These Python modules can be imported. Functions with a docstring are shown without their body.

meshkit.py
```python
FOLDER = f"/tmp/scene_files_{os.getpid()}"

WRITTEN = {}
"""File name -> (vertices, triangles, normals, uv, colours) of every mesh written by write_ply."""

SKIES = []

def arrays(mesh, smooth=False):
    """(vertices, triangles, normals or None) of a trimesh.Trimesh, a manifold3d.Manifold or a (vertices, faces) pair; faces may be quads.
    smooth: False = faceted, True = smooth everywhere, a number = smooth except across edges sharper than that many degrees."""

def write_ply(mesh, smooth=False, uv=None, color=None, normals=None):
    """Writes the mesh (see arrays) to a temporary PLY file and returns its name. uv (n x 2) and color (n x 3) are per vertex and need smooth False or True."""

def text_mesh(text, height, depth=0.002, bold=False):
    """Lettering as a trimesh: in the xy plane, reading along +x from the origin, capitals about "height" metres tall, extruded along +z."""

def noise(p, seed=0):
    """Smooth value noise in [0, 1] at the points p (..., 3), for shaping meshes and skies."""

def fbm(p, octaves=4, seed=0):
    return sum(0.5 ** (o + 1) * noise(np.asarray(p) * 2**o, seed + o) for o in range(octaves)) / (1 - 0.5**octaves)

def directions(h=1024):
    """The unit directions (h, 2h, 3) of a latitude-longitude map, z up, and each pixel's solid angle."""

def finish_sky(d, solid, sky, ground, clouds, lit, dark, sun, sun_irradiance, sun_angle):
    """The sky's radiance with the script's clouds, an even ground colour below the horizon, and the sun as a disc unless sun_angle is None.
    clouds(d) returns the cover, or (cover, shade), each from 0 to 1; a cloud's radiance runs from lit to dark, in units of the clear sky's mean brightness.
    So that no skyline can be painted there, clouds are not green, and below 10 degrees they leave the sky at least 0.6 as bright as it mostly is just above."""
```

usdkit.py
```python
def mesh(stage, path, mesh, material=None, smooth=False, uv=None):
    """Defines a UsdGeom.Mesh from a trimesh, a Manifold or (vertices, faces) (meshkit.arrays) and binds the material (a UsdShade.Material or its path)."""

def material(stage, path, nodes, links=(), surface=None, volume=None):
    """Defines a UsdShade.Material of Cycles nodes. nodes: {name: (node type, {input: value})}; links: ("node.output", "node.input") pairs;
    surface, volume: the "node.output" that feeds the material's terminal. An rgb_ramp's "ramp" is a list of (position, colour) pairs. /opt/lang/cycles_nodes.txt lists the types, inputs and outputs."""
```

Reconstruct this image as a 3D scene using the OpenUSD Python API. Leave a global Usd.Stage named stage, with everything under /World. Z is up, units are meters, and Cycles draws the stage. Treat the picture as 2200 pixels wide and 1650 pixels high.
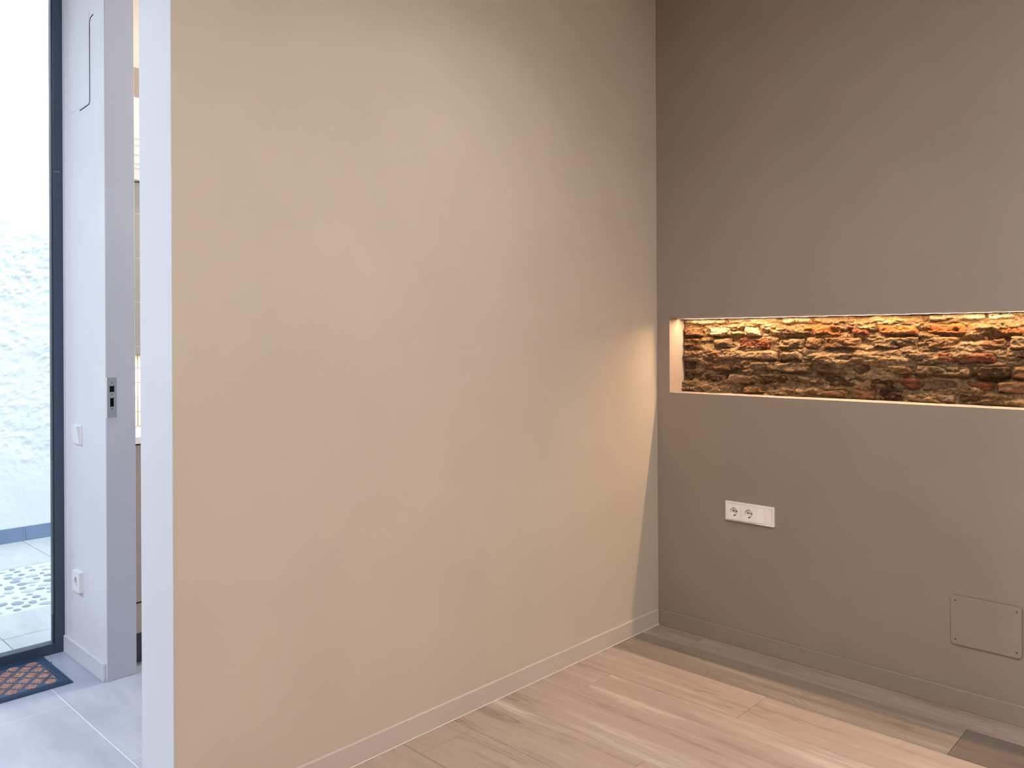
import math, random
import numpy as np, trimesh, manifold3d, usdkit, meshkit
from shapely.geometry import Polygon, Point, box as sbox
from pxr import Usd, UsdGeom, UsdLux, UsdShade, Gf, Sdf, Vt

stage = Usd.Stage.CreateInMemory()
UsdGeom.SetStageUpAxis(stage, UsdGeom.Tokens.z)
UsdGeom.SetStageMetersPerUnit(stage, 1.0)
stage.SetDefaultPrim(UsdGeom.Xform.Define(stage, '/World').GetPrim())
rng = np.random.default_rng(7)
R = random.Random(7)

# ------------------------------------------------------------------ camera
EXPOSURE = 0.0
CAM = np.array([2.2118, -3.3516, 1.40])
YAW, FPX, V0, ROLL = 0.8094126, 1731.68, 726.83, -0.0047544
_d = np.array([-math.cos(YAW), math.sin(YAW), 0.0])
_r0 = np.array([math.sin(YAW), math.cos(YAW), 0.0])
_u0 = np.cross(_r0, _d)
_r = math.cos(ROLL) * _r0 + math.sin(ROLL) * _u0
_u = -math.sin(ROLL) * _r0 + math.cos(ROLL) * _u0
cam = UsdGeom.Camera.Define(stage, '/World/Camera')
cam.AddTransformOp().Set(Gf.Matrix4d(*_r, 0, *_u, 0, *(-_d), 0, *CAM, 1))
cam.CreateHorizontalApertureAttr(36.0)
cam.CreateVerticalApertureAttr(27.0)
cam.CreateFocalLengthAttr(FPX * 36.0 / 2200)
cam.CreateVerticalApertureOffsetAttr(-(825 - V0) * 36.0 / 2200)
cam.CreateClippingRangeAttr(Gf.Vec2f(0.02, 200))
cam.CreateExposureAttr(EXPOSURE)

# ------------------------------------------------------------------ sky and large lights
def light(kind, path, intensity, color, at=None, aim=None, **kw):
    L = getattr(UsdLux, kind).Define(stage, path)
    L.CreateIntensityAttr(intensity); L.CreateColorAttr(Gf.Vec3f(*color))
    for k, v in kw.items():
        getattr(L, f'Create{k}Attr')(v)
    if at is not None:
        x = UsdGeom.Xformable(L)
        x.AddTranslateOp().Set(Gf.Vec3d(*at))
        if aim is not None:
            x.AddRotateXYZOp().Set(Gf.Vec3f(*aim))
    return L
# overcast daylight over the courtyard; nothing of the sky itself is in the frame
light('DomeLight', '/World/Sky', 1.3, (0.82, 0.905, 1.0))
ROOM_LAMP = (1.0, 0.985, 0.97)
HALL_FILL = (0.70, 0.78, 0.93)  # unseen cool fill, added to the hall in place of stronger window light
# room lamps recessed in the ceiling, then the added hall fill: (x, y, power, colour)
LAMPS = [(2.4, -2.25, 1200, ROOM_LAMP), (2.6, -4.5, 300, ROOM_LAMP), (-1.32, -4.5, 1620, HALL_FILL)]
SPOT = (0.80, -1.30, 650, ROOM_LAMP)        # surface mounted spot near the two walls
LED_POWER = 180.0
CEIL = 3.2

# ------------------------------------------------------------------ helpers
KIT = {}
def mat(name, nodes, links=(), surface='p.BSDF'):
    KIT[name] = usdkit.material(stage, f'/World/Looks/{name}', nodes, links, surface=surface)
    return KIT[name]
def srgb(r, g, b):
    c = np.array([r, g, b]) / 255.0
    return tuple(np.where(c <= 0.04045, c / 12.92, ((c + 0.055) / 1.055) ** 2.4))

_used = {}
def free(parent, name):
    k = f'{parent}/{name}'
    n = _used.get(k, 0); _used[k] = n + 1
    return k if n == 0 else f'{k}_{n:03d}'
def path_of(parent):
    return '/World' if parent is None else str(parent.GetPath())
def obj(name, mesh, m, parent=None, smooth=False, label=None):
    g = usdkit.mesh(stage, free(path_of(parent), name), mesh, KIT[m] if isinstance(m, str) else m, smooth=smooth)
    p = g.GetPrim()
    if label: p.SetCustomDataByKey('label', label)
    return p
def tag(p, label=None, cat=None, group=None, kind=None):
    for k, v in (('label', label), ('category', cat), ('group', group), ('kind', kind)):
        if v: p.SetCustomDataByKey(k, v)
    return p
def empty(name, loc=(0, 0, 0), rz=0.0, parent=None):
    x = UsdGeom.Xform.Define(stage, free(path_of(parent), name))
    x.AddTranslateOp().Set(Gf.Vec3d(*map(float, loc)))
    if rz: x.AddRotateZOp().Set(math.degrees(rz))
    return x.GetPrim()
def thing(name, label, cat, loc=(0, 0, 0), rz=0.0, group=None, kind=None):
    return tag(empty(name, loc, rz), label, cat, group, kind)
def struct(name, mesh, m, label, cat, smooth=False):
    return tag(obj(name, mesh, m, None, smooth), label, cat, kind='structure')
def structx(name, label, cat):
    return thing(name, label, cat, kind='structure')

def bx(x0, x1, y0, y1, z0, z1, b=0.0):
    """A box, with chamfered edges if b > 0."""
    x0, x1 = sorted((x0, x1)); y0, y1 = sorted((y0, y1)); z0, z1 = sorted((z0, z1))
    if b <= 0:
        m = trimesh.creation.box([x1 - x0, y1 - y0, z1 - z0]); m.apply_translation([(x0 + x1) / 2, (y0 + y1) / 2, (z0 + z1) / 2]); return m
    pts = []
    for X, sx in ((x0, 1), (x1, -1)):
        for Y, sy in ((y0, 1), (y1, -1)):
            for Z, sz in ((z0, 1), (z1, -1)):
                pts += [(X + sx * b, Y + sy * b, Z), (X + sx * b, Y, Z + sz * b), (X, Y + sy * b, Z + sz * b)]
    return trimesh.convex.convex_hull(np.array(pts))
def join(*ms):
    return trimesh.util.concatenate([m for m in ms])
def extrude(poly, h):
    return trimesh.creation.extrude_polygon(poly, h, engine='earcut')
def rounded(w, h, r, n=6):
    return sbox(-w / 2 + r, -h / 2 + r, w / 2 - r, h / 2 - r).buffer(r, quad_segs=n)
def on_wall_y(m):
    """local (x, y up, z out) -> x, z up, -y out of a wall that faces -y."""
    v = np.array(m.vertices); m = m.copy()
    m.vertices = np.stack([v[:, 0], -v[:, 2], v[:, 1]], 1); return m
def on_wall_x(m):
    """local (x, y up, z out) -> a wall that faces +x (reading left to right along +y)."""
    v = np.array(m.vertices); m = m.copy()
    m.vertices = np.stack([v[:, 2], v[:, 0], v[:, 1]], 1); return m

# ------------------------------------------------------------------ materials
def paint(name, col, rough=0.55, bump=0.02, spec=0.35, scale=420):
    return mat(name, {'g': ('geometry', {}), 'n': ('noise_texture', {'scale': scale, 'detail': 3.0}),
        'n2': ('noise_texture', {'scale': 2.2, 'detail': 3.0}),
        'r': ('rgb_ramp', {'ramp': [(0.3, tuple(c * 0.965 for c in col)), (0.7, tuple(min(1, c * 1.03) for c in col))]}),
        'b': ('bump', {'strength': bump * 6, 'distance': 0.0012}), 'p': ('principled_bsdf', {'roughness': rough, 'specular_ior_level': spec})},
        [('g.position', 'n.vector'), ('g.position', 'n2.vector'), ('n2.fac', 'r.fac'), ('r.color', 'p.base_color'), ('n.fac', 'b.height'), ('b.normal', 'p.normal')])
def plain(name, col, rough=0.45, spec=0.5, metal=0.0):
    return mat(name, {'p': ('principled_bsdf', {'base_color': col, 'roughness': rough, 'specular_ior_level': spec, 'metallic': metal})})
paint('beige_paint', srgb(204, 192, 177))
paint('white_paint', srgb(227, 228, 233))
paint('jamb_shade', srgb(191, 197, 210), rough=0.45, bump=0.005)  # greyer than the white wall: the shade on this face is in its colour
paint('taupe_paint', srgb(149, 136, 123))
paint('ceiling_paint', srgb(235, 232, 228))
paint('skirting_lacquer', srgb(204, 192, 184), rough=0.3, bump=0.003)
paint('skirting_white', srgb(218, 220, 228), rough=0.4, bump=0.003)
paint('skirting_taupe', srgb(149, 136, 123), rough=0.42, bump=0.003)
plain('sealant', srgb(235, 226, 216), 0.4)
paint('niche_plaster', srgb(168, 154, 142), rough=0.6, bump=0.05, scale=260)
plain('socket_plastic', srgb(250, 242, 236), 0.28)
plain('white_plastic', srgb(240, 241, 243), 0.3)
plain('dark_hole', srgb(22, 18, 15), 0.8, 0.1)
plain('brass_clip', srgb(120, 100, 80), 0.4, 0.5, 0.8)
plain('dark_frame', srgb(62, 77, 98), 0.38)
plain('frame_gasket', srgb(28, 32, 42), 0.6)
plain('steel', srgb(150, 160, 166), 0.34, 0.5, 0.9)
plain('screw_dark', srgb(70, 60, 52), 0.5)
plain('gap_dark', srgb(70, 80, 96), 0.8)
plain('strip_blue', srgb(120, 146, 184), 0.5)
plain('rubber', srgb(50, 78, 112), 0.5)
plain('counter_white', srgb(244, 242, 238), 0.3)
plain('cabinet_taupe', srgb(176, 158, 146), 0.45)
plain('cabinet_dark', srgb(70, 66, 68), 0.5)
plain('cabinet_grey', srgb(178, 176, 166), 0.5)
plain('cream_tile', srgb(232, 222, 210), 0.3)
plain('grout_pale', srgb(240, 236, 228), 0.8)
plain('lamp_rim', srgb(235, 235, 235), 0.4)
mat('glass', {'f': ('fresnel', {'IOR': 1.45}), 't': ('transparent_bsdf', {'color': (0.93, 0.96, 0.97)}), 'g': ('glossy_bsdf', {'color': (1, 1, 1), 'roughness': 0.0}), 'm': ('mix_closure', {})},
    [('f.fac', 'm.fac'), ('t.BSDF', 'm.closure1'), ('g.BSDF', 'm.closure2')], surface='m.closure')
mat('led_glow', {'e': ('emission', {'color': (1.0, 0.68, 0.40), 'strength': LED_POWER})}, surface='e.emission')
for i, (x, y, pw, c) in enumerate(LAMPS):
    mat(f'lamp_glow_{i + 1}', {'e': ('emission', {'color': c, 'strength': float(pw)})}, surface='e.emission')

def wood(name, tint):
    t = np.array(tint)
    dark, mid, lite = srgb(*(np.array([128, 106, 88]) * t)), srgb(*(np.array([171, 148, 129]) * t)), srgb(*(np.array([202, 182, 163]) * t))
    return mat(name, {'g': ('geometry', {}), 'o': ('object_info', {}), 'mu': ('vector_math', {'math_type': 'scale', 'vector1': (7.3, 3.1, 5.7), 'scale': 1.0}),
        'sc': ('math', {'math_type': 'multiply', 'value2': 37.0}), 'ad': ('vector_math', {'math_type': 'add'}),
        'm1': ('mapping', {'scale': (0.9, 11.0, 1.0)}), 'm2': ('mapping', {'scale': (9.0, 150.0, 1.0)}), 'm3': ('mapping', {'scale': (1.1, 7.5, 1.0)}), 'm4': ('mapping', {'scale': (1.7, 4.0, 1.0)}),
        'n1': ('noise_texture', {'scale': 1.5, 'detail': 3.5, 'roughness': 0.52, 'distortion': 0.35}),        # broad streaks
        'n2': ('noise_texture', {'scale': 1.6, 'detail': 3.0, 'roughness': 0.6}),                            # fibres
        'n3': ('noise_texture', {'scale': 1.0, 'detail': 1.5, 'roughness': 0.4, 'distortion': 0.4}),         # growth rings are its contours
        'n4': ('noise_texture', {'scale': 1.6, 'detail': 1.0}),                                              # where the rings show
        'k3': ('math', {'math_type': 'multiply', 'value2': 150.0}), 's3': ('math', {'math_type': 'sine'}),
        'f4': ('map_range', {'from_min': 0.48, 'from_max': 0.66, 'to_min': 0.0, 'to_max': 0.050, 'clamp': True}), 'rg': ('math', {'math_type': 'multiply'}),
        'a1': ('math', {'math_type': 'multiply', 'value2': 0.74}), 'a2': ('math', {'math_type': 'multiply_add', 'value2': 0.26}), 'a3': ('math', {'math_type': 'add'}),
        'r': ('rgb_ramp', {'ramp': [(0.27, dark), (0.46, mid), (0.54, mid), (0.72, lite)]}),
        'b': ('bump', {'strength': 0.08, 'distance': 0.001}), 'p': ('principled_bsdf', {'roughness': 0.38, 'specular_ior_level': 0.5})},
        [('o.random', 'sc.value1'), ('sc.value', 'mu.scale'), ('g.position', 'ad.vector1'), ('mu.vector', 'ad.vector2'),
         ('ad.vector', 'm1.vector'), ('ad.vector', 'm2.vector'), ('ad.vector', 'm3.vector'), ('ad.vector', 'm4.vector'),
         ('m1.vector', 'n1.vector'), ('m2.vector', 'n2.vector'), ('m3.vector', 'n3.vector'), ('m4.vector', 'n4.vector'),
         ('n3.fac', 'k3.value1'), ('k3.value', 's3.value1'), ('n4.fac', 'f4.value'), ('s3.value', 'rg.value1'), ('f4.result', 'rg.value2'),
         ('n1.fac', 'a1.value1'), ('n2.fac', 'a2.value1'), ('a1.value', 'a2.value3'), ('a2.value', 'a3.value1'), ('rg.value', 'a3.value2'), ('a3.value', 'r.fac'), ('r.color', 'p.base_color'),
         ('n2.fac', 'b.height'), ('b.normal', 'p.normal')])
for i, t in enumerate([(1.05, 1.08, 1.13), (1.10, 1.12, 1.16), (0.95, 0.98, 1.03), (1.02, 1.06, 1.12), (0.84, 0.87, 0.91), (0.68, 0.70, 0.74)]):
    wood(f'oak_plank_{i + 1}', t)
plain('floor_gap', srgb(92, 74, 60), 0.8, 0.2)

def stone(name, lo, hi, scale=1.0, rough=0.4, stretch=(3.0, 9.0, 3.0)):
    return mat(name, {'g': ('geometry', {}), 'o': ('object_info', {}), 'mu': ('vector_math', {'math_type': 'scale', 'vector1': (3.3, 5.1, 1.7)}), 'ad': ('vector_math', {'math_type': 'add'}),
        'mp': ('mapping', {'scale': stretch}), 'n': ('noise_texture', {'scale': scale, 'detail': 6.0, 'roughness': 0.62}),
        'r': ('rgb_ramp', {'ramp': [(0.3, lo), (0.7, hi)]}), 'p': ('principled_bsdf', {'roughness': rough})},
        [('o.random', 'mu.scale'), ('g.position', 'ad.vector1'), ('mu.vector', 'ad.vector2'), ('ad.vector', 'mp.vector'), ('mp.vector', 'n.vector'), ('n.fac', 'r.fac'), ('r.color', 'p.base_color')])
stone('porcelain', srgb(160, 169, 187), srgb(184, 192, 207))
stone('hall_grout', srgb(222, 225, 232), srgb(230, 232, 238), rough=0.8)
stone('court_tile', srgb(182, 186, 189), srgb(204, 207, 209), rough=0.55)
stone('court_grout', srgb(150, 158, 166), srgb(170, 176, 182), rough=0.9)
stone('kerb_stone', srgb(104, 124, 156), srgb(124, 146, 180), rough=0.55)
stone('pebble_bed', srgb(202, 206, 208), srgb(222, 225, 226), scale=4, rough=0.9, stretch=(20, 20, 20))
for i, (a, b) in enumerate([((128, 144, 160), (156, 170, 184)), ((156, 168, 178), (180, 190, 198)), ((178, 186, 192), (198, 204, 208))]):
    stone(f'pebble_{i + 1}', srgb(*a), srgb(*b), scale=2, rough=0.5, stretch=(40, 40, 40))
mat('court_plaster', {'g': ('geometry', {}), 'n': ('noise_texture', {'scale': 26.0, 'detail': 8.0, 'roughness': 0.62}), 'b': ('bump', {'strength': 0.35, 'distance': 0.012}),
    'n2': ('noise_texture', {'scale': 1.7, 'detail': 5.0}), 'r': ('rgb_ramp', {'ramp': [(0.3, srgb(226, 230, 231)), (0.6, srgb(240, 241, 240))]}), 'p': ('principled_bsdf', {'roughness': 0.85, 'specular_ior_level': 0.2})},
    [('g.position', 'n.vector'), ('g.position', 'n2.vector'), ('n2.fac', 'r.fac'), ('r.color', 'p.base_color'), ('n.fac', 'b.height'), ('b.normal', 'p.normal')])
mat('coir', {'g': ('geometry', {}), 'n': ('noise_texture', {'scale': 160.0, 'detail': 4.0, 'roughness': 0.7}), 'r': ('rgb_ramp', {'ramp': [(0.34, srgb(112, 72, 60)), (0.5, srgb(186, 140, 124)), (0.68, srgb(222, 186, 170))]}),
    'b': ('bump', {'strength': 0.9, 'distance': 0.004}), 'p': ('principled_bsdf', {'roughness': 0.9, 'specular_ior_level': 0.15})},
    [('g.position', 'n.vector'), ('n.fac', 'r.fac'), ('r.color', 'p.base_color'), ('n.fac', 'b.height'), ('b.normal', 'p.normal')])

def brickmat(name, base, dusty):
    """Fired clay with lime mortar smeared over part of it."""
    base = np.array(srgb(*base)); dust = np.array(srgb(150, 124, 94))
    return mat(name, {'g': ('geometry', {}), 'mp': ('mapping', {'scale': (1, 1, 1.5)}),
        'n': ('noise_texture', {'scale': 85.0, 'detail': 6.0, 'roughness': 0.75}), 'n2': ('noise_texture', {'scale': 24.0, 'detail': 8.0, 'roughness': 0.74, 'distortion': 0.9}),
        'n3': ('noise_texture', {'scale': 7.0, 'detail': 3.0}), 'v': ('rgb_ramp', {'ramp': [(0.35, (0.62, 0.6, 0.58)), (0.65, (1.1, 1.1, 1.1))]}),
        'r': ('rgb_ramp', {'ramp': [(0.28, tuple(base * 0.45)), (0.5, tuple(base)), (0.72, tuple(base * 1.5))]}),
        'k': ('rgb_ramp', {'ramp': [(0.47 - dusty, (0, 0, 0)), (0.72 - dusty * 0.7, (0.9, 0.9, 0.9))]}),
        'mx': ('mix', {'color2': tuple(dust)}), 'ml': ('mix', {'mix_type': 'multiply', 'fac': 1.0}), 'b': ('bump', {'strength': 1.0, 'distance': 0.008}), 'p': ('principled_bsdf', {'roughness': 0.95, 'specular_ior_level': 0.1})},
        [('g.position', 'mp.vector'), ('mp.vector', 'n.vector'), ('mp.vector', 'n2.vector'), ('g.position', 'n3.vector'), ('n.fac', 'r.fac'), ('n2.fac', 'k.fac'), ('n3.fac', 'v.fac'),
         ('r.color', 'mx.color1'), ('k.color', 'mx.fac'), ('mx.color', 'ml.color1'), ('v.color', 'ml.color2'), ('ml.color', 'p.base_color'), ('n.fac', 'b.height'), ('b.normal', 'p.normal')])
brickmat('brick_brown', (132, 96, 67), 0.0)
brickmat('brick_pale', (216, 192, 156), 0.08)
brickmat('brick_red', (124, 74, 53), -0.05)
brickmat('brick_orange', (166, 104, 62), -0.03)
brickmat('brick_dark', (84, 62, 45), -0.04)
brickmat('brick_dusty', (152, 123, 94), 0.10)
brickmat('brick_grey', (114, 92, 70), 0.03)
mat('mortar', {'g': ('geometry', {}), 'n': ('noise_texture', {'scale': 70.0, 'detail': 8.0, 'roughness': 0.75}), 'n3': ('noise_texture', {'scale': 6.0, 'detail': 4.0}), 'v': ('rgb_ramp', {'ramp': [(0.35, (0.55, 0.53, 0.5)), (0.65, (1.15, 1.15, 1.15))]}),
    'r': ('rgb_ramp', {'ramp': [(0.3, srgb(92, 71, 50)), (0.5, srgb(142, 115, 85)), (0.7, srgb(186, 160, 126))]}), 'ml': ('mix', {'mix_type': 'multiply', 'fac': 1.0}),
    'b': ('bump', {'strength': 1.0, 'distance': 0.010}), 'p': ('principled_bsdf', {'roughness': 0.95, 'specular_ior_level': 0.1})},
    [('g.position', 'n.vector'), ('g.position', 'n3.vector'), ('n.fac', 'r.fac'), ('n3.fac', 'v.fac'), ('r.color', 'ml.color1'), ('v.color', 'ml.color2'), ('ml.color', 'p.base_color'), ('n.fac', 'b.height'), ('b.normal', 'p.normal')])

# ------------------------------------------------------------------ dimensions
XG = -1.757            # plane of the glass door and of the kitchen's outer wall
YH = -2.111            # hall wall with the light switch
XJ = -1.267            # end of that wall (door jamb)
YJ = -1.994
YS = -2.388            # end of the beige wall
XS = -0.222            # its other side
RX, RY = 3.7, -5.8     # far walls of the room, behind the camera
NX0, NX1, NZ0, NZ1, ND = 0.070, 2.75, 1.134, 1.495, 0.125     # niche

# ------------------------------------------------------------------ large structure
struct('wall_left', bx(-0.004, 0, YS, 0.02, 0, CEIL), 'beige_paint', 'smooth beige painted wall filling the middle of the room', 'wall')
struct('wall_end', bx(XS, -0.004, YS, 0.3, 0, CEIL, 0.002), 'white_paint', 'narrow white end face where the beige wall stops', 'wall')
# taupe wall with the niche cut out of it
hole = Polygon([(0.0, 0), (RX, 0), (RX, CEIL), (0.0, CEIL)], [[(NX0, NZ0), (NX1, NZ0), (NX1, NZ1), (NX0, NZ1)]])
m = extrude(hole, 0.03); m = on_wall_y(m); m.apply_translation([0, 0.03, 0])
struct('wall_right', m, 'taupe_paint', 'taupe grey painted wall with the lit brick niche', 'wall')
tr = structx('trim_1', 'pale plastered lining around the brick niche', 'trim')
t = 0.02
obj('niche_side', bx(NX0 - t, NX0, 0.0301, 0.25, NZ0 - t, NZ1 + t), 'niche_plaster', tr)
obj('niche_side', bx(NX1, NX1 + t, 0.0301, 0.25, NZ0 - t, NZ1 + t), 'niche_plaster', tr)
obj('niche_ledge', bx(NX0, NX1, 0.0301, 0.25, NZ0 - t, NZ0), 'niche_plaster', tr)
obj('niche_top', bx(NX0, NX1, 0.0301, 0.25, NZ1, NZ1 + t), 'niche_plaster', tr)
e = 0.0008            # the plastered edge that the taupe paint stops at
for a in ((NX0, NX0 + e, NZ0, NZ1), (NX1 - e, NX1, NZ0, NZ1)):
    obj('niche_edge', bx(a[0], a[1], 0.0002, 0.0301, a[2], a[3]), 'niche_plaster', tr)
obj('niche_edge', bx(NX0, NX1, 0.0002, 0.0301, NZ0, NZ0 + e), 'niche_plaster', tr)
obj('niche_edge', bx(NX0, NX1, 0.0002, 0.0301, NZ1 - e, NZ1), 'niche_plaster', tr)
struct('ceiling', bx(XG - 0.15, RX + 0.2, RY - 0.2, 0.4, CEIL, CEIL + 0.15), 'ceiling_paint', 'white ceiling above the frame', 'ceiling')
struct('wall_back', bx(XG - 0.15, RX + 0.2, RY - 0.2, RY, 0, CEIL), 'ceiling_paint', 'pale wall behind the camera', 'wall')
struct('wall_side', bx(RX, RX + 0.2, RY, 0.3, 0, CEIL), 'beige_paint', 'beige wall on the far side of the room, out of the frame', 'wall')
# hall wall with the switch, ending in the door jamb
hw = structx('wall_hall', 'white hall wall with light switch and socket, ending at the kitchen doorway', 'wall')
obj('wall_body', bx(XG - 0.02, XJ - 0.004, YH, YJ, 0, CEIL, 0.0), 'white_paint', hw)
obj('door_jamb', bx(XJ - 0.0045, XJ, YH + 0.001, YJ, 0, CEIL, 0.0015), 'jamb_shade', hw)
obj('plaster_edge', bx(XG - 0.002, XG + 0.012, YH - 0.006, YH, 0.074, CEIL), 'skirting_white', hw)

# ------------------------------------------------------------------ wooden floor
fl = structx('floor', 'greige oak plank floor running along the taupe wall', 'floor')
obj('underlay', bx(-0.004, RX, RY, 0.0, -0.03, -0.0075), 'floor_gap', fl)
rows = [0.0, -0.158, -0.400, -0.643]
while rows[-1] > RY + 0.3: rows.append(rows[-1] - 0.2395)
rows.append(RY)
start = {0: 0.265, 1: 0.02, 2: 0.760, 3: 0.191, 4: -0.36, 5: 0.683, 6: 0.109}
LEN, g, n = 1.38, 0.0007, 0
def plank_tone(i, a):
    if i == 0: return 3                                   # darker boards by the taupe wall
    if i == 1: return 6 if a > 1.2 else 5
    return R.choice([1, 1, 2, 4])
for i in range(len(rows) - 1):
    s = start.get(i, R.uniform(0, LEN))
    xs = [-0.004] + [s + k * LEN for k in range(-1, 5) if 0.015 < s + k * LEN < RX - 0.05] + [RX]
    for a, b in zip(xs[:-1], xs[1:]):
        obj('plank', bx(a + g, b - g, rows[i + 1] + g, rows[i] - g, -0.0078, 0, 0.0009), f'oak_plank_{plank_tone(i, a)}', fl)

# ------------------------------------------------------------------ hall and kitchen floor tiles
fh = structx('floor_hall', 'pale grey porcelain tile floor of the hall', 'floor')
obj('grout', bx(XG - 0.08, -0.0045, RY, 0.3, -0.03, -0.0006), 'hall_grout', fh)
ys = [-2.290 + 0.60 * k for k in range(-6, 5)]
ys = [RY] + [y for y in ys if RY + 0.05 < y < 0.25] + [0.3]
for j, (a, b) in enumerate(zip(ys[:-1], ys[1:])):
    off = -1.165 if b <= -2.28 else -0.57
    L = 1.2
    xs = [XG - 0.08] + [off + k * L for k in range(-3, 4) if XG + 0.03 < off + k * L < -0.02] + [-0.0045]
    for p, q in zip(xs[:-1], xs[1:]):
        obj('floor_tile', bx(p + 0.0012, q - 0.0012, a + 0.0012, b - 0.0012, -0.012, 0, 0.0008), 'porcelain', fh)
def cyl(r, h, n=20):
    return trimesh.creation.cylinder(radius=r, height=h, sections=n)
m = cyl(0.006, 0.0016); m.apply_translation([-1.66, -2.205, 0.0002]); obj('bolt_hole', m, 'dark_hole', fh)

# ------------------------------------------------------------------ skirting boards
BH, BT = 0.074, 0.012
def skirting(x0, x1, y0, y1): return bx(x0, x1, y0, y1, 0.0, BH, 0.0016)
b = structx('baseboard_left', 'light lacquered skirting board along the beige wall', 'baseboard')
obj('board', skirting(0.0, BT, YS - BT, -BT), 'skirting_lacquer', b)
obj('sealant_bead', bx(BT, BT + 0.0035, YS - BT, -BT, 0.0, 0.0035, 0.001), 'sealant', b)
b = structx('baseboard_end', 'white skirting board wrapping the end of the beige wall', 'baseboard')
obj('board', skirting(XS - BT, 0.0, YS - BT, YS), 'skirting_white', b)
obj('board', skirting(XS - BT, XS, YS, YS + 0.06), 'skirting_white', b)
b = structx('baseboard_right', 'taupe painted skirting board along the taupe wall', 'baseboard')
obj('board', skirting(BT, 0.265, -BT, 0.0), 'skirting_taupe', b)
obj('board', skirting(0.2655, RX, -BT - 0.0008, 0.0), 'skirting_taupe', b)
struct('baseboard_hall', skirting(XG - 0.0, XJ - 0.012, YH - BT, YH), 'skirting_white', 'white skirting board under the hall switch and socket', 'baseboard')

# ------------------------------------------------------------------ glass door to the courtyard
dr = structx('door_1', 'dark framed full height glass door to the courtyard', 'door')
PY = [YH, YH - 1.05, YH - 2.1, YH - 3.15]
fx0, fx1, fw = XG - 0.055, XG, 0.046
HEAD = CEIL - 0.02
for k in range(3):
    a, c = PY[k + 1], PY[k]
    obj('stile', bx(fx0, fx1, c - fw, c - 0.0005, 0.0, HEAD, 0.0015), 'dark_frame', dr)
    obj('stile', bx(fx0, fx1, a + 0.0005, a + fw, 0.0, HEAD, 0.0015), 'dark_frame', dr)
    obj('bottom_rail', bx(fx0, fx1, a + fw, c - fw, 0.0, fw, 0.0015), 'dark_frame', dr)
    obj('top_rail', bx(fx0, fx1, a + fw, c - fw, HEAD - fw, HEAD, 0.0015), 'dark_frame', dr)
    obj('gasket', join(bx(fx1 - 0.016, fx1 - 0.001, c - fw - 0.004, c - fw, fw, HEAD - fw), bx(fx1 - 0.016, fx1 - 0.001, a + fw, a + fw + 0.004, fw, HEAD - fw)), 'frame_gasket', dr)
    obj('pane', bx(fx1 - 0.030, fx1 - 0.024, a + fw - 0.005, c - fw + 0.005, fw - 0.005, HEAD - fw + 0.005), 'glass', dr)
obj('edge_strip', bx(fx1 - 0.023, fx1 - 0.017, YH - fw - 0.0095, YH - fw - 0.0042, fw, 0.175, 0.0005), 'strip_blue', dr, label='small pale blue upright strip at the foot of the pane')
obj('latch_mark', bx(fx1, fx1 + 0.001, YH - 0.042, YH - 0.018, 2.155, 2.158), 'steel', dr)
struct('wall_door_side', bx(XG - 0.2, XG, RY, PY[3], 0, CEIL), 'white_paint', 'white wall beside the glass door, out of the frame', 'wall')

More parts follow.
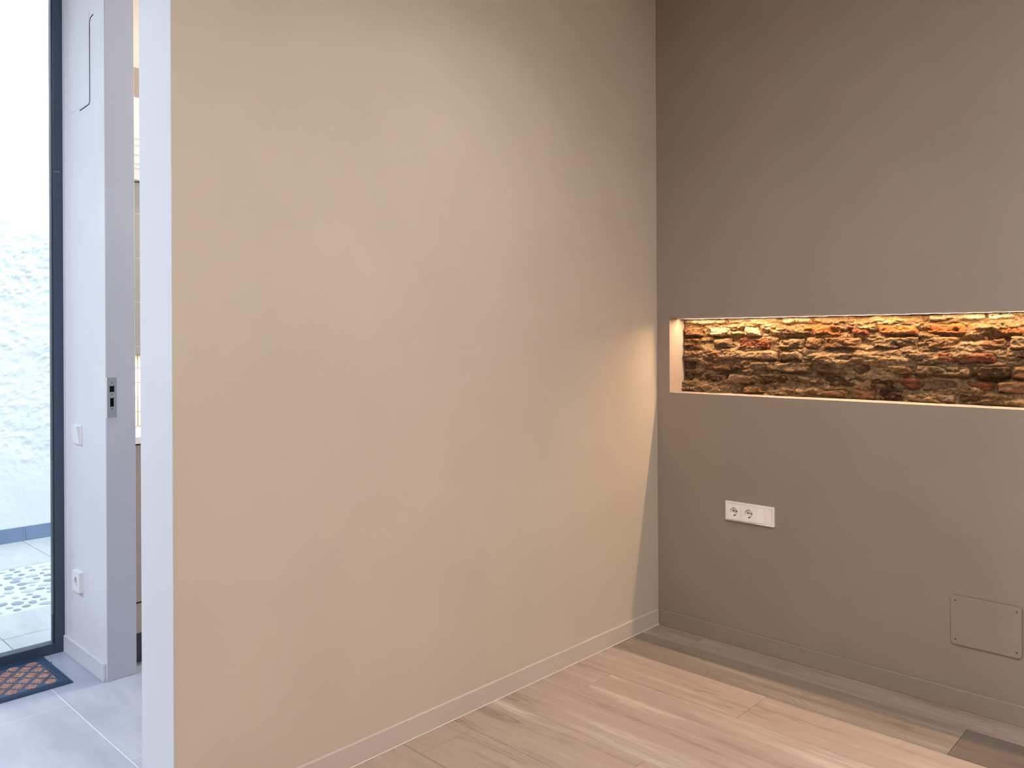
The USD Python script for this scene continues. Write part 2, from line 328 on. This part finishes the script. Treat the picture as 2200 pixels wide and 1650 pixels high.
# ------------------------------------------------------------------ courtyard
XC = -4.173
cw = structx('courtyard_wall', 'rough white plastered courtyard wall behind the glass door', 'wall')
def rough_sheet(y0, y1, z0, z1, step):
    ny, nz = int((y1 - y0) / step) + 1, int((z1 - z0) / step) + 1
    Y, Z = np.meshgrid(np.linspace(y0, y1, ny), np.linspace(z0, z1, nz), indexing='ij')
    P = np.stack([Y * 1.0, Z, np.zeros_like(Y)], -1)
    # thick trowelled coat up to an uneven line, a thinner coat above, smooth foot
    edge = 2.33 + 0.06 * (meshkit.fbm(P * [2.2, 0, 0] + 5, 3, 3) - 0.5) * 2
    low = 1 / (1 + np.exp((Z - edge) / 0.012))
    foot = np.clip((Z - 0.36) / 0.30, 0, 1)
    n1 = meshkit.fbm(P * [15, 21, 1], 4, 1) - 0.5
    n2 = np.abs(meshkit.fbm(P * [27, 42, 1] + 3, 3, 2) - 0.5)
    patch = np.clip((meshkit.fbm(P * [1.7, 2.6, 1] + 11, 3, 6) - 0.36) * 3.2, 0.5, 1.0)
    upper = np.clip((meshkit.fbm(P * [1.3, 2.4, 1] + 31, 3, 9) - 0.47) * 4, 0.0, 1.0)
    relief = low * (0.012 + foot * patch * (0.05 * n1 + 0.042 * n2)) + (1 - low) * (0.014 * n1 + upper * 0.035 * n1)
    X = XC + relief
    v = np.stack([X, Y, Z], -1).reshape(-1, 3)
    i = np.arange(ny * nz).reshape(ny, nz)
    f = np.concatenate([np.stack([i[:-1, :-1], i[1:, :-1], i[1:, 1:]], -1).reshape(-1, 3), np.stack([i[:-1, :-1], i[1:, 1:], i[:-1, 1:]], -1).reshape(-1, 3)])
    return v, f
obj('plaster_coat', rough_sheet(-2.9, -0.7, 0.0, 4.6, 0.0085), 'court_plaster', cw, smooth=True)
obj('wall_body', bx(XC - 0.3, XC - 0.03, -6.2, 1.6, -0.1, 4.6), 'court_plaster', cw)
obj('wall_body', bx(XC - 0.03, XC, -6.2, -2.9, -0.1, 4.6), 'court_plaster', cw)
obj('wall_body', bx(XC - 0.03, XC, -0.7, 1.6, -0.1, 4.6), 'court_plaster', cw)
y = -1.621 - 0.62 * 5
while y < 0.9:
    obj('kerb_tile', bx(XC, XC + 0.020, y + 0.0025, y + 0.6175, 0.0, 0.099, 0.002), 'kerb_stone', cw); y += 0.62
struct('courtyard_end_wall', bx(XC - 0.3, XG + 0.1, 1.6, 1.8, -0.1, 4.2), 'court_plaster', 'white wall closing the courtyard, out of the frame', 'wall')
struct('courtyard_end_wall', bx(XC - 0.3, XG - 0.2, -6.4, -6.2, -0.1, 4.2), 'court_plaster', 'white wall closing the near end of the courtyard, out of the frame', 'wall')
cp = structx('courtyard_paving', 'pale courtyard paving with a band of set pebbles', 'paving')
obj('paving_bed', bx(XC - 0.02, XG - 0.058, -6.2, 1.6, -0.05, -0.004), 'court_grout', cp)
cols = [XC, -3.86, -3.44, -2.50, -2.122, XG - 0.058]
yl = [-2.271 + 0.632 * k for k in range(-6, 7)]
for a, c in zip(cols[:-1], cols[1:]):
    for p, q in zip(yl[:-1], yl[1:]):
        if a == -3.44:
            obj('pebble_bed', bx(a + 0.002, c - 0.002, p + 0.002, q - 0.002, -0.02, -0.0015), 'pebble_bed', cp)
        else:
            obj('paving_slab', bx(a + 0.002, c - 0.002, p + 0.002, q - 0.002, -0.02, 0.0, 0.0012), 'court_tile', cp)
ball = trimesh.creation.icosphere(subdivisions=2)
pts, tries = [], 0
while tries < 9000 and len(pts) < 290:
    tries += 1
    x, y = rng.uniform(-3.40, -2.54), rng.uniform(-2.6, -1.35)
    if all((x - a) ** 2 / 0.0046 + (y - c) ** 2 / 0.0030 > 1 for a, c in pts): pts.append((x, y))
for x, y in pts:
    s = rng.uniform(0.5, 1.12)
    v = ball.vertices * [0.033 * s * rng.uniform(0.7, 1.15), 0.026 * s, 0.007]
    v = v * (0.86 + 0.28 * meshkit.noise(ball.vertices * 1.4 + [x * 50, y * 50, 0], 4))[:, None]
    a = rng.uniform(0, math.pi); c_, s_ = math.cos(a), math.sin(a)
    v = np.stack([v[:, 0] * c_ - v[:, 1] * s_ + x, v[:, 0] * s_ + v[:, 1] * c_ + y, v[:, 2] - 0.001], 1)
    obj('pebble', (v, ball.faces), f'pebble_{R.choice([1, 1, 2, 3])}', cp, smooth=True)

# ------------------------------------------------------------------ kitchen seen through the doorway
struct('wall_kitchen', bx(XG - 0.2, XG - 0.001, YJ + 0.001, 0.3, 0, CEIL), 'cream_tile', 'cream kitchen wall behind the doorway', 'wall')
struct('wall_kitchen_end', bx(XG, XS, 0.1, 0.3, 0, CEIL), 'white_paint', 'far wall of the kitchen, out of sight', 'wall')
kt = structx('trim_2', 'cream wall tiles above the kitchen counter', 'trim')
for k in range(5):
    for j in range(8):
        obj('wall_tile', bx(XG, XG + 0.006, YJ + 0.002 + j * 0.2, YJ + 0.198 + j * 0.2, 0.988 + k * 0.070, 1.0555 + k * 0.070, 0.001), 'cream_tile', kt)
KX = -1.34
kc = thing('kitchen_counter', 'white topped kitchen base unit glimpsed through the doorway gap', 'kitchen counter', (0, 0, 0))
obj('countertop', bx(XG, KX + 0.012, YJ + 0.003, -0.2, 0.955, 0.986, 0.002), 'counter_white', kc)
obj('body', bx(XG + 0.002, KX - 0.02, YJ + 0.004, -0.22, 0.135, 0.953), 'cabinet_dark', kc)
for j in range(3):
    yy = YJ + 0.006 + j * 0.585
    obj('cabinet_door', bx(KX - 0.018, KX, yy, yy + 0.58, 0.275, 0.948, 0.0015), 'cabinet_taupe', kc)
    obj('drawer_front', bx(KX - 0.018, KX, yy, yy + 0.58, 0.142, 0.268, 0.0015), 'cabinet_taupe', kc)
obj('plinth', bx(XG + 0.002, KX - 0.045, YJ + 0.004, -0.22, 0.0, 0.133), 'cabinet_dark', kc)
wc = thing('wall_cabinet', 'grey kitchen wall cabinet in flat panels above the counter', 'cabinet', (0, 0, 0))
WX = -1.43
obj('body', bx(XG, WX - 0.018, YJ + 0.004, -0.22, 1.332, 2.098), 'cabinet_grey', wc)
zs = [1.334, 1.375, 1.568, 1.764, 1.960, 2.096]
for j in range(3):
    yy = YJ + 0.005 + j * 0.585
    for a, c in zip(zs[:-1], zs[1:]):
        obj('cabinet_panel', bx(WX - 0.0175, WX, yy, yy + 0.58, a + 0.002, c - 0.002, 0.0012), 'cabinet_grey', wc)
    obj('panel_edge', join(*[bx(WX - 0.0175, WX - 0.003, yy, yy + 0.58, a - 0.0018, a + 0.0018) for a in zs[1:-1]]), 'counter_white', wc)
wu = thing('extractor_housing', 'white slatted housing mounted above the grey wall cabinet', 'housing', (0, 0, 0))
obj('body', bx(XG, WX + 0.03, YJ + 0.004, -0.22, 2.1, 2.46, 0.002), 'counter_white', wu)
for z in (2.15, 2.17, 2.21, 2.25, 2.28):
    obj('slat', bx(WX + 0.03, WX + 0.032, YJ + 0.006, -0.23, z, z + 0.006), 'grout_pale', wu)
bd = thing('cornice_board', 'taupe board running above the white housing near the kitchen ceiling', 'board', (0, 0, 0))
obj('board', bx(XG, WX - 0.0, YJ + 0.004, -0.22, 2.462, 2.60, 0.002), 'cabinet_taupe', bd)
light('RectLight', '/World/KitchenCeilingLamp', 80.0, (1.0, 0.90, 0.79), at=(-1.12, -0.75, CEIL - 0.03), Width=0.2, Height=0.8)
light('RectLight', '/World/KitchenCounterLamp', 26.0, (1.0, 0.88, 0.74), at=(XG + 0.14, -1.2, 1.328), Width=0.05, Height=1.4)

# ------------------------------------------------------------------ brick wall in the niche
def ray(px, py): return _d * FPX + _r * (px - 1100) - _u * (py - V0)
def ony(px, py, Y):
    w = ray(px, py); q = CAM + w * ((Y - CAM[1]) / w[1]); return q[0], q[2]
wb = structx('wall_brick', 'exposed old brick wall at the back of the lit niche', 'wall')
YB = ND
# courses read off the photograph (crop pixels at 5.5 per photo pixel): x0, x1, clay
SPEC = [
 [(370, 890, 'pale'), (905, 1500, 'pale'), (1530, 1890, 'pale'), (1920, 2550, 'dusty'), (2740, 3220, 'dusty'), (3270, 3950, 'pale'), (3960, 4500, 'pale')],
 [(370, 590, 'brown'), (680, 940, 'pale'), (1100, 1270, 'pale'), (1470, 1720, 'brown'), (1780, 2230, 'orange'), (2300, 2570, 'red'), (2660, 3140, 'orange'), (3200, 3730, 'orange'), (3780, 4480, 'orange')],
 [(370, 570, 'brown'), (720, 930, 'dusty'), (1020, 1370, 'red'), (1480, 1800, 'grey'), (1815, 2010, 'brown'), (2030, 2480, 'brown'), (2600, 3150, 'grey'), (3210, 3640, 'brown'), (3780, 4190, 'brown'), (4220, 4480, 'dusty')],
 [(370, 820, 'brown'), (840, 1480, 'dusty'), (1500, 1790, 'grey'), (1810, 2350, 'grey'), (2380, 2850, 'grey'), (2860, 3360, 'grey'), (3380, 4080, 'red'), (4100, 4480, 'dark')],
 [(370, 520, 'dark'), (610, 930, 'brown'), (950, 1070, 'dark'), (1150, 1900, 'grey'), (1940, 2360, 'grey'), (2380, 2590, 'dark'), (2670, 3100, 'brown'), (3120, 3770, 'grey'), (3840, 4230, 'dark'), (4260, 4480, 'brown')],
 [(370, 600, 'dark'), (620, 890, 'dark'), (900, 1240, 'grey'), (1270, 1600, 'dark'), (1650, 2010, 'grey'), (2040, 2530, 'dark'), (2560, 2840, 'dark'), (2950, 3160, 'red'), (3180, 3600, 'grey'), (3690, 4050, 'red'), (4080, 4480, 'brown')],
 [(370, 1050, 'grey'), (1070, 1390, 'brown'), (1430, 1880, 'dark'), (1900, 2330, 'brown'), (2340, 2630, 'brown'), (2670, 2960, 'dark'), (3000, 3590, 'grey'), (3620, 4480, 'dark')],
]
ZROW = [(1.498, 1.462), (1.452, 1.406), (1.397, 1.347), (1.338, 1.294), (1.287, 1.240), (1.230, 1.184), (1.176, 1.137)]
def lumpy_brick(x0, x1, z0, z1, proud, seed):
    """A worn brick: a rounded block cut into a grid, its face and edges displaced by noise."""
    w, h, dep = x1 - x0, z1 - z0, 0.05
    nx, nz = max(6, int(w / 0.0040)), max(8, int(h / 0.0034))
    U, V = np.meshgrid(np.linspace(-1, 1, nx), np.linspace(-1, 1, nz), indexing='ij')
    X, Z = (x0 + x1) / 2 + U * w / 2, (z0 + z1) / 2 + V * h / 2
    P = np.stack([X, np.zeros_like(X), Z], -1)
    ex, ez = (1 - np.abs(U)) * w / 2, (1 - np.abs(V)) * h / 2
    rim = np.minimum(ex, ez) + 0.007 * (meshkit.fbm(P * 90, 3, seed) - 0.55)
    rim = rim - 0.012 * np.clip(meshkit.fbm(P * [30, 1, 30], 3, seed + 3) - 0.5, 0, 1) * 2
    fall = np.clip(1 - rim / 0.0075, 0, 1) ** 1.4
    face = proud + 0.020 * (meshkit.fbm(P * [22, 1, 40], 4, seed) - 0.5) + 0.012 * (meshkit.fbm(P * 130, 3, seed + 9) - 0.5)
    chip = np.clip(meshkit.fbm(P * [17, 1, 26] + 7, 3, seed + 5) - 0.60, 0, 1) * 0.13
    Yf = YB - face + 0.026 * fall + chip
    X = X + 0.008 * (meshkit.fbm(P * 45, 3, seed + 1) - 0.5) * (1 - 0.3 * np.abs(U)); Z = Z + 0.010 * (meshkit.fbm(P * [26, 1, 30], 3, seed + 2) - 0.5)
    v = np.stack([X, Yf, Z], -1).reshape(-1, 3)
    back = v.copy(); back[:, 1] = YB + dep
    i = np.arange(nx * nz).reshape(nx, nz)
    q = np.stack([i[:-1, :-1], i[1:, :-1], i[1:, 1:], i[:-1, 1:]], -1).reshape(-1, 4)
    f = np.concatenate([q[:, [0, 1, 2]], q[:, [0, 2, 3]]])
    rimi = np.concatenate([i[:, 0], i[-1, 1:], i[-2::-1, -1], i[0, -2:0:-1]])
    nb = len(v); side = []
    for a, c in zip(rimi, np.roll(rimi, -1)): side += [(a, a + nb, c), (c, a + nb, c + nb)]
    return np.concatenate([v, back]), np.concatenate([f, np.array(side)])
n = 0
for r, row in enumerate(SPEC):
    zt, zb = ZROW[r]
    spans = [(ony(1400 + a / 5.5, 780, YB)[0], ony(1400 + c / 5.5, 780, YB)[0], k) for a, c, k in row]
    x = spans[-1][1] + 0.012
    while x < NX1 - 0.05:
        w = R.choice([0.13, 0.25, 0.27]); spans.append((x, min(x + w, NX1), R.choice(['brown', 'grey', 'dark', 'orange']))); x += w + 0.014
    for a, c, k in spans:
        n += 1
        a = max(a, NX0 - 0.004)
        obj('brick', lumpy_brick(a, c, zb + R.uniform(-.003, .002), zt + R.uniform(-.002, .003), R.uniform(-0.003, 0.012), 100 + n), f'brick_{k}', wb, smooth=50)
def mortar_sheet():
    step = 0.0034
    xs, zs = np.arange(NX0 - 0.01, NX1 + 0.01, step), np.arange(NZ0 - 0.012, NZ1 + 0.012, step)
    X, Z = np.meshgrid(xs, zs, indexing='ij'); P = np.stack([X, np.zeros_like(X), Z], -1)
    bulge = np.clip(meshkit.fbm(P * [7, 1, 13], 3, 77) - 0.42, -0.2, 0.4)
    d = -0.014 + 0.075 * bulge + 0.034 * (meshkit.fbm(P * [24, 1, 62], 4, 55) - 0.5) + 0.012 * (meshkit.fbm(P * 140, 3, 56) - 0.5)
    v = np.stack([X, YB - np.clip(d, -0.03, 0.02), Z], -1).reshape(-1, 3); i = np.arange(v.shape[0]).reshape(X.shape)
    q = np.stack([i[:-1, :-1], i[1:, :-1], i[1:, 1:], i[:-1, 1:]], -1).reshape(-1, 4)
    return v, np.concatenate([q[:, [0, 1, 2]], q[:, [0, 2, 3]]])
obj('mortar', mortar_sheet(), 'mortar', wb, smooth=True)

# ------------------------------------------------------------------ LED strip under the niche top
ld = thing('led_strip', 'warm glowing light strip under the top of the brick niche', 'light strip', (0, 0, 0))
LY = 0.078
obj('channel', join(bx(NX0 + 0.004, NX1 - 0.004, LY - 0.008, LY - 0.0065, NZ1 - 0.006, NZ1), bx(NX0 + 0.004, NX1 - 0.004, LY + 0.0065, LY + 0.008, NZ1 - 0.006, NZ1), bx(NX0 + 0.004, NX1 - 0.004, LY - 0.0065, LY + 0.0065, NZ1 - 0.001, NZ1)), 'lamp_rim', ld)
obj('diffuser', bx(NX0 + 0.045, NX1 - 0.045, LY - 0.006, LY + 0.006, NZ1 - 0.0045, NZ1 - 0.002), 'led_glow', ld)

# ------------------------------------------------------------------ sockets, switches, panels
def ring(outer, inner, h):
    return extrude(outer.difference(inner), h)
def schuko(parent, cx, insert_w, m, base=0.006):
    """A round socket insert: square face with a round well, pin holes, earth clips and centre screw (local: x, y up, z out)."""
    hole = Point(cx, 0).buffer(0.0195, quad_segs=12)
    face = sbox(cx - insert_w / 2, -insert_w / 2, cx + insert_w / 2, insert_w / 2)
    f = ring(face, hole, 0.0045); f.apply_translation([0, 0, base])
    well = extrude(Point(cx, 0).buffer(0.0205, quad_segs=12).difference(Point(cx, 0).buffer(0.0193, quad_segs=12)), 0.0155); well.apply_translation([0, 0, base - 0.0115])
    floor_ = extrude(Point(cx, 0).buffer(0.0205, quad_segs=12), 0.0012); floor_.apply_translation([0, 0, base - 0.0127])
    s = obj('socket_insert', on_wall_y(join(f, well, floor_)), m, parent)
    for sx in (-0.0095, 0.0095):
        h = extrude(Point(cx + sx, 0).buffer(0.0031), 0.0008); h.apply_translation([0, 0, base - 0.0116]); obj('pin_hole', on_wall_y(h), 'dark_hole', s)
    h = extrude(Point(cx, 0).buffer(0.0022), 0.0010); h.apply_translation([0, 0, base - 0.0116]); obj('screw', on_wall_y(h), 'screw_dark', s)
    for sy in (-1, 1):
        h = bx(cx - 0.003, cx + 0.003, sy * 0.0175 - 0.0018, sy * 0.0175 + 0.0018, base - 0.0116, base + 0.001); obj('earth_clip', on_wall_y(h), 'screw_dark', s)
    return s
# triple plate on the taupe wall
W3, H3 = 0.235, 0.087
ws = thing('wall_socket', 'white triple wall plate with two round sockets and a double switch', 'wall socket', (0.4875, 0, 0.6095))
fr = ring(rounded(W3, H3, 0.003), sbox(-W3 / 2 + 0.0085, -H3 / 2 + 0.0085, W3 / 2 - 0.0085, H3 / 2 - 0.0085), 0.0085)
fr = join(fr, bx(0.0340, 0.0375, -0.036, 0.036, 0.0, 0.0168), bx(0.0340, 0.1085, -0.036, 0.036, 0.0, 0.0050))
obj('frame', on_wall_y(fr), 'socket_plastic', ws)
IW = 0.0714
# the wall box behind the wells is cut out of the wall: the inserts sit in front of it
for k in (-1, 0):
    schuko(ws, k * 0.0722, IW - 0.0005, 'socket_plastic', base=0.0128 - 0.0075 + 0.0075)
cx = 0.0722
for s in (-1, 1):
    m = extrude(Polygon([(-0.0345, 0.0), (0.0345, 0.0), (0.0345, 0.0110 if s < 0 else 0.0072), (-0.0345, 0.0068 if s < 0 else 0.0102)]), 0.0352)
    v = np.array(m.vertices)          # profile (height, out) swept across: (v, out, sideways)
    m.vertices = np.stack([v[:, 2] - 0.0176 + cx + s * 0.01785, -v[:, 0] if s < 0 else -v[:, 0], v[:, 1]], 1); m.fix_normals()
    obj('rocker', on_wall_y(m), 'socket_plastic', ws)
# access panel low on the taupe wall
ap = thing('access_panel', 'taupe painted cover plate with four screws low on the wall', 'access panel', (1.423, 0, 0.334))
m = extrude(rounded(0.231, 0.184, 0.010), 0.0030); m.apply_translation([0, 0, 0.0042])
obj('plate', on_wall_y(m), 'taupe_paint', ap)
m = extrude(rounded(0.224, 0.177, 0.008), 0.0042)
obj('spacer', on_wall_y(m), 'dark_hole', ap)  # dark insert added to draw the shadow line around the plate
for sx in (-1, 1):
    for sy in (-1, 1):
        m = extrude(Point(sx * 0.100, sy * 0.073).buffer(0.0030), 0.0012); m.apply_translation([0, 0, 0.0066]); obj('screw', on_wall_y(m), 'screw_dark', ap)
# hall light switch
sw = thing('light_switch', 'white wedge shaped rocker light switch on the hall wall', 'light switch', (-1.580, YH, 0.990))
obj('frame', on_wall_y(extrude(rounded(0.086, 0.086, 0.003), 0.008)), 'white_plastic', sw)
m = extrude(Polygon([(-0.038, 0.008), (0.038, 0.008), (0.038, 0.024), (-0.038, 0.012)]), 0.076)
v = np.array(m.vertices); m.vertices = np.stack([v[:, 2] - 0.038, v[:, 0], v[:, 1]], 1); m.fix_normals()
obj('rocker', on_wall_y(m), 'white_plastic', sw)
# hall socket
hs = thing('wall_socket', 'single white round socket low on the hall wall above the skirting', 'wall socket', (-1.580, YH, 0.353))
obj('frame', on_wall_y(ring(rounded(0.088, 0.088, 0.003), sbox(-0.035, -0.035, 0.035, 0.035), 0.018)), 'white_plastic', hs)
schuko(hs, 0.0, 0.0698, 'white_plastic', base=0.0130)
# strike plate on the jamb
sp = thing('strike_plate', 'brushed steel strike plate on the doorway jamb', 'strike plate', (XJ, -2.0885, 1.1645))
pl = rounded(0.037, 0.164, 0.0015)
latch = Polygon([(-0.009, 0.050), (-0.006, 0.047), (0.006, 0.047), (0.009, 0.050), (0.009, 0.020), (0.006, 0.023), (-0.006, 0.023), (-0.009, 0.020)])
bolt = sbox(-0.007, -0.038, 0.007, -0.002)
obj('plate', on_wall_x(extrude(pl.difference(latch).difference(bolt), 0.0022)), 'steel', sp)
obj('latch_hole', on_wall_x(extrude(latch, 0.0006)), 'dark_hole', sp)
obj('bolt_hole', on_wall_x(extrude(bolt, 0.0006)), 'dark_hole', sp)
for yy in (0.060, 0.014, -0.046):
    m = extrude(Point(0, yy).buffer(0.0028), 0.0026); obj('screw', on_wall_x(m), 'screw_dark', sp)
obj('lip', bx(0, 0.0022, -0.0245, -0.0185, -0.082, 0.082, 0.0004), 'white_plastic', sp)
# flush hatch high on the hall wall: cover with a hairline seam at its right and lower edge
ht = thing('wall_hatch', 'flush white hatch cover high on the hall wall with a dark seam', 'hatch', (-1.432, YH, 2.40))
obj('cover', bx(-0.25, -0.006, -0.0012, 0, 0.006, 0.40, 0.0005), 'white_paint', ht)
def seam(p, w=0.0042):
    from shapely.geometry import LineString
    return extrude(LineString(p).buffer(w / 2, cap_style='flat', join_style='round'), 0.0016)
obj('seam', on_wall_y(seam([(-0.118, -0.004), (-0.012, 0.001), (0.0, 0.012), (0.0, 0.345), (0.012, 0.362), (0.042, 0.368)])), 'gap_dark', ht)

# ------------------------------------------------------------------ doormat
MW, ML = 0.375, 0.62     # across (x), along the door (y)
dm = thing('door_mat', 'dark rubber edged doormat with brown diamond coir pads', 'doormat', (-1.741 + MW / 2, -2.208 - ML / 2, 0.0))
obj('base', bx(-MW / 2, MW / 2, -ML / 2, ML / 2, 0.0, 0.007, 0.0015), 'rubber', dm)
for k in range(3):
    w, o = 0.005, 0.006 + k * 0.010
    f = sbox(-MW / 2 + o, -ML / 2 + o, MW / 2 - o, ML / 2 - o); f = f.difference(f.buffer(-w, join_style='mitre'))
    m = extrude(f, 0.004); m.apply_translation([0, 0, 0.006]); obj('border_ridge', m, 'rubber', dm)
field = sbox(-MW / 2 + 0.04, -ML / 2 + 0.04, MW / 2 - 0.04, ML / 2 - 0.04)
px, py = 0.084, 0.070
for i in range(-7, 8):
    for j in range(-12, 13):
        if (i + j) % 2: continue
        cx, cy = i * px / 2, j * py / 2
        d = Polygon([(cx - px / 2 + 0.011, cy), (cx, cy - py / 2 + 0.0095), (cx + px / 2 - 0.011, cy), (cx, cy + py / 2 - 0.0095)]).intersection(field)
        if d.is_empty or d.area < 1.5e-4 or d.geom_type != 'Polygon': continue
        m = extrude(d, 0.0035); top = m.vertices[:, 2] > 0.002
        c = np.array(d.centroid.coords[0]); v = np.array(m.vertices); v[top, :2] = c + (v[top, :2] - c) * 0.86; v[:, 2] += 0.0065
        m.vertices = v; obj('coir_pad', m, 'coir', dm)

# ------------------------------------------------------------------ recessed ceiling lamps and the added hall fill
NOTE = ['recessed warm ceiling lamp nearest the beige wall', 'recessed warm ceiling lamp behind the camera', 'added cool fill over the hall standing in for window light']
for i, (x, y, pw, c) in enumerate(LAMPS):
    l = thing('ceiling_lamp', NOTE[i], 'ceiling lamp', (x, y, CEIL))  # the last one is the unseen hall fill, not a real fitting
    m = extrude(Point(0, 0).buffer(0.095, quad_segs=10).difference(Point(0, 0).buffer(0.075, quad_segs=10)), 0.008); m.apply_translation([0, 0, -0.008]); obj('rim', m, 'lamp_rim', l)
    m = extrude(Point(0, 0).buffer(0.075, quad_segs=10), 0.002); m.apply_translation([0, 0, -0.004]); obj('diffuser', m, f'lamp_glow_{i + 1}', l)
x, y, pw, c = SPOT
mat('spot_glow', {'e': ('emission', {'color': c, 'strength': float(pw)})}, surface='e.emission')
l = thing('ceiling_spot', 'surface mounted tube spot under the ceiling near the corner', 'ceiling spot', (x, y, CEIL))
m = extrude(Point(0, 0).buffer(0.056, quad_segs=10).difference(Point(0, 0).buffer(0.051, quad_segs=10)), 0.070); m.apply_translation([0, 0, -0.070]); obj('tube', m, 'frame_gasket', l)
m = extrude(Point(0, 0).buffer(0.050, quad_segs=10), 0.004); m.apply_translation([0, 0, -0.008]); obj('diffuser', m, 'spot_glow', l)
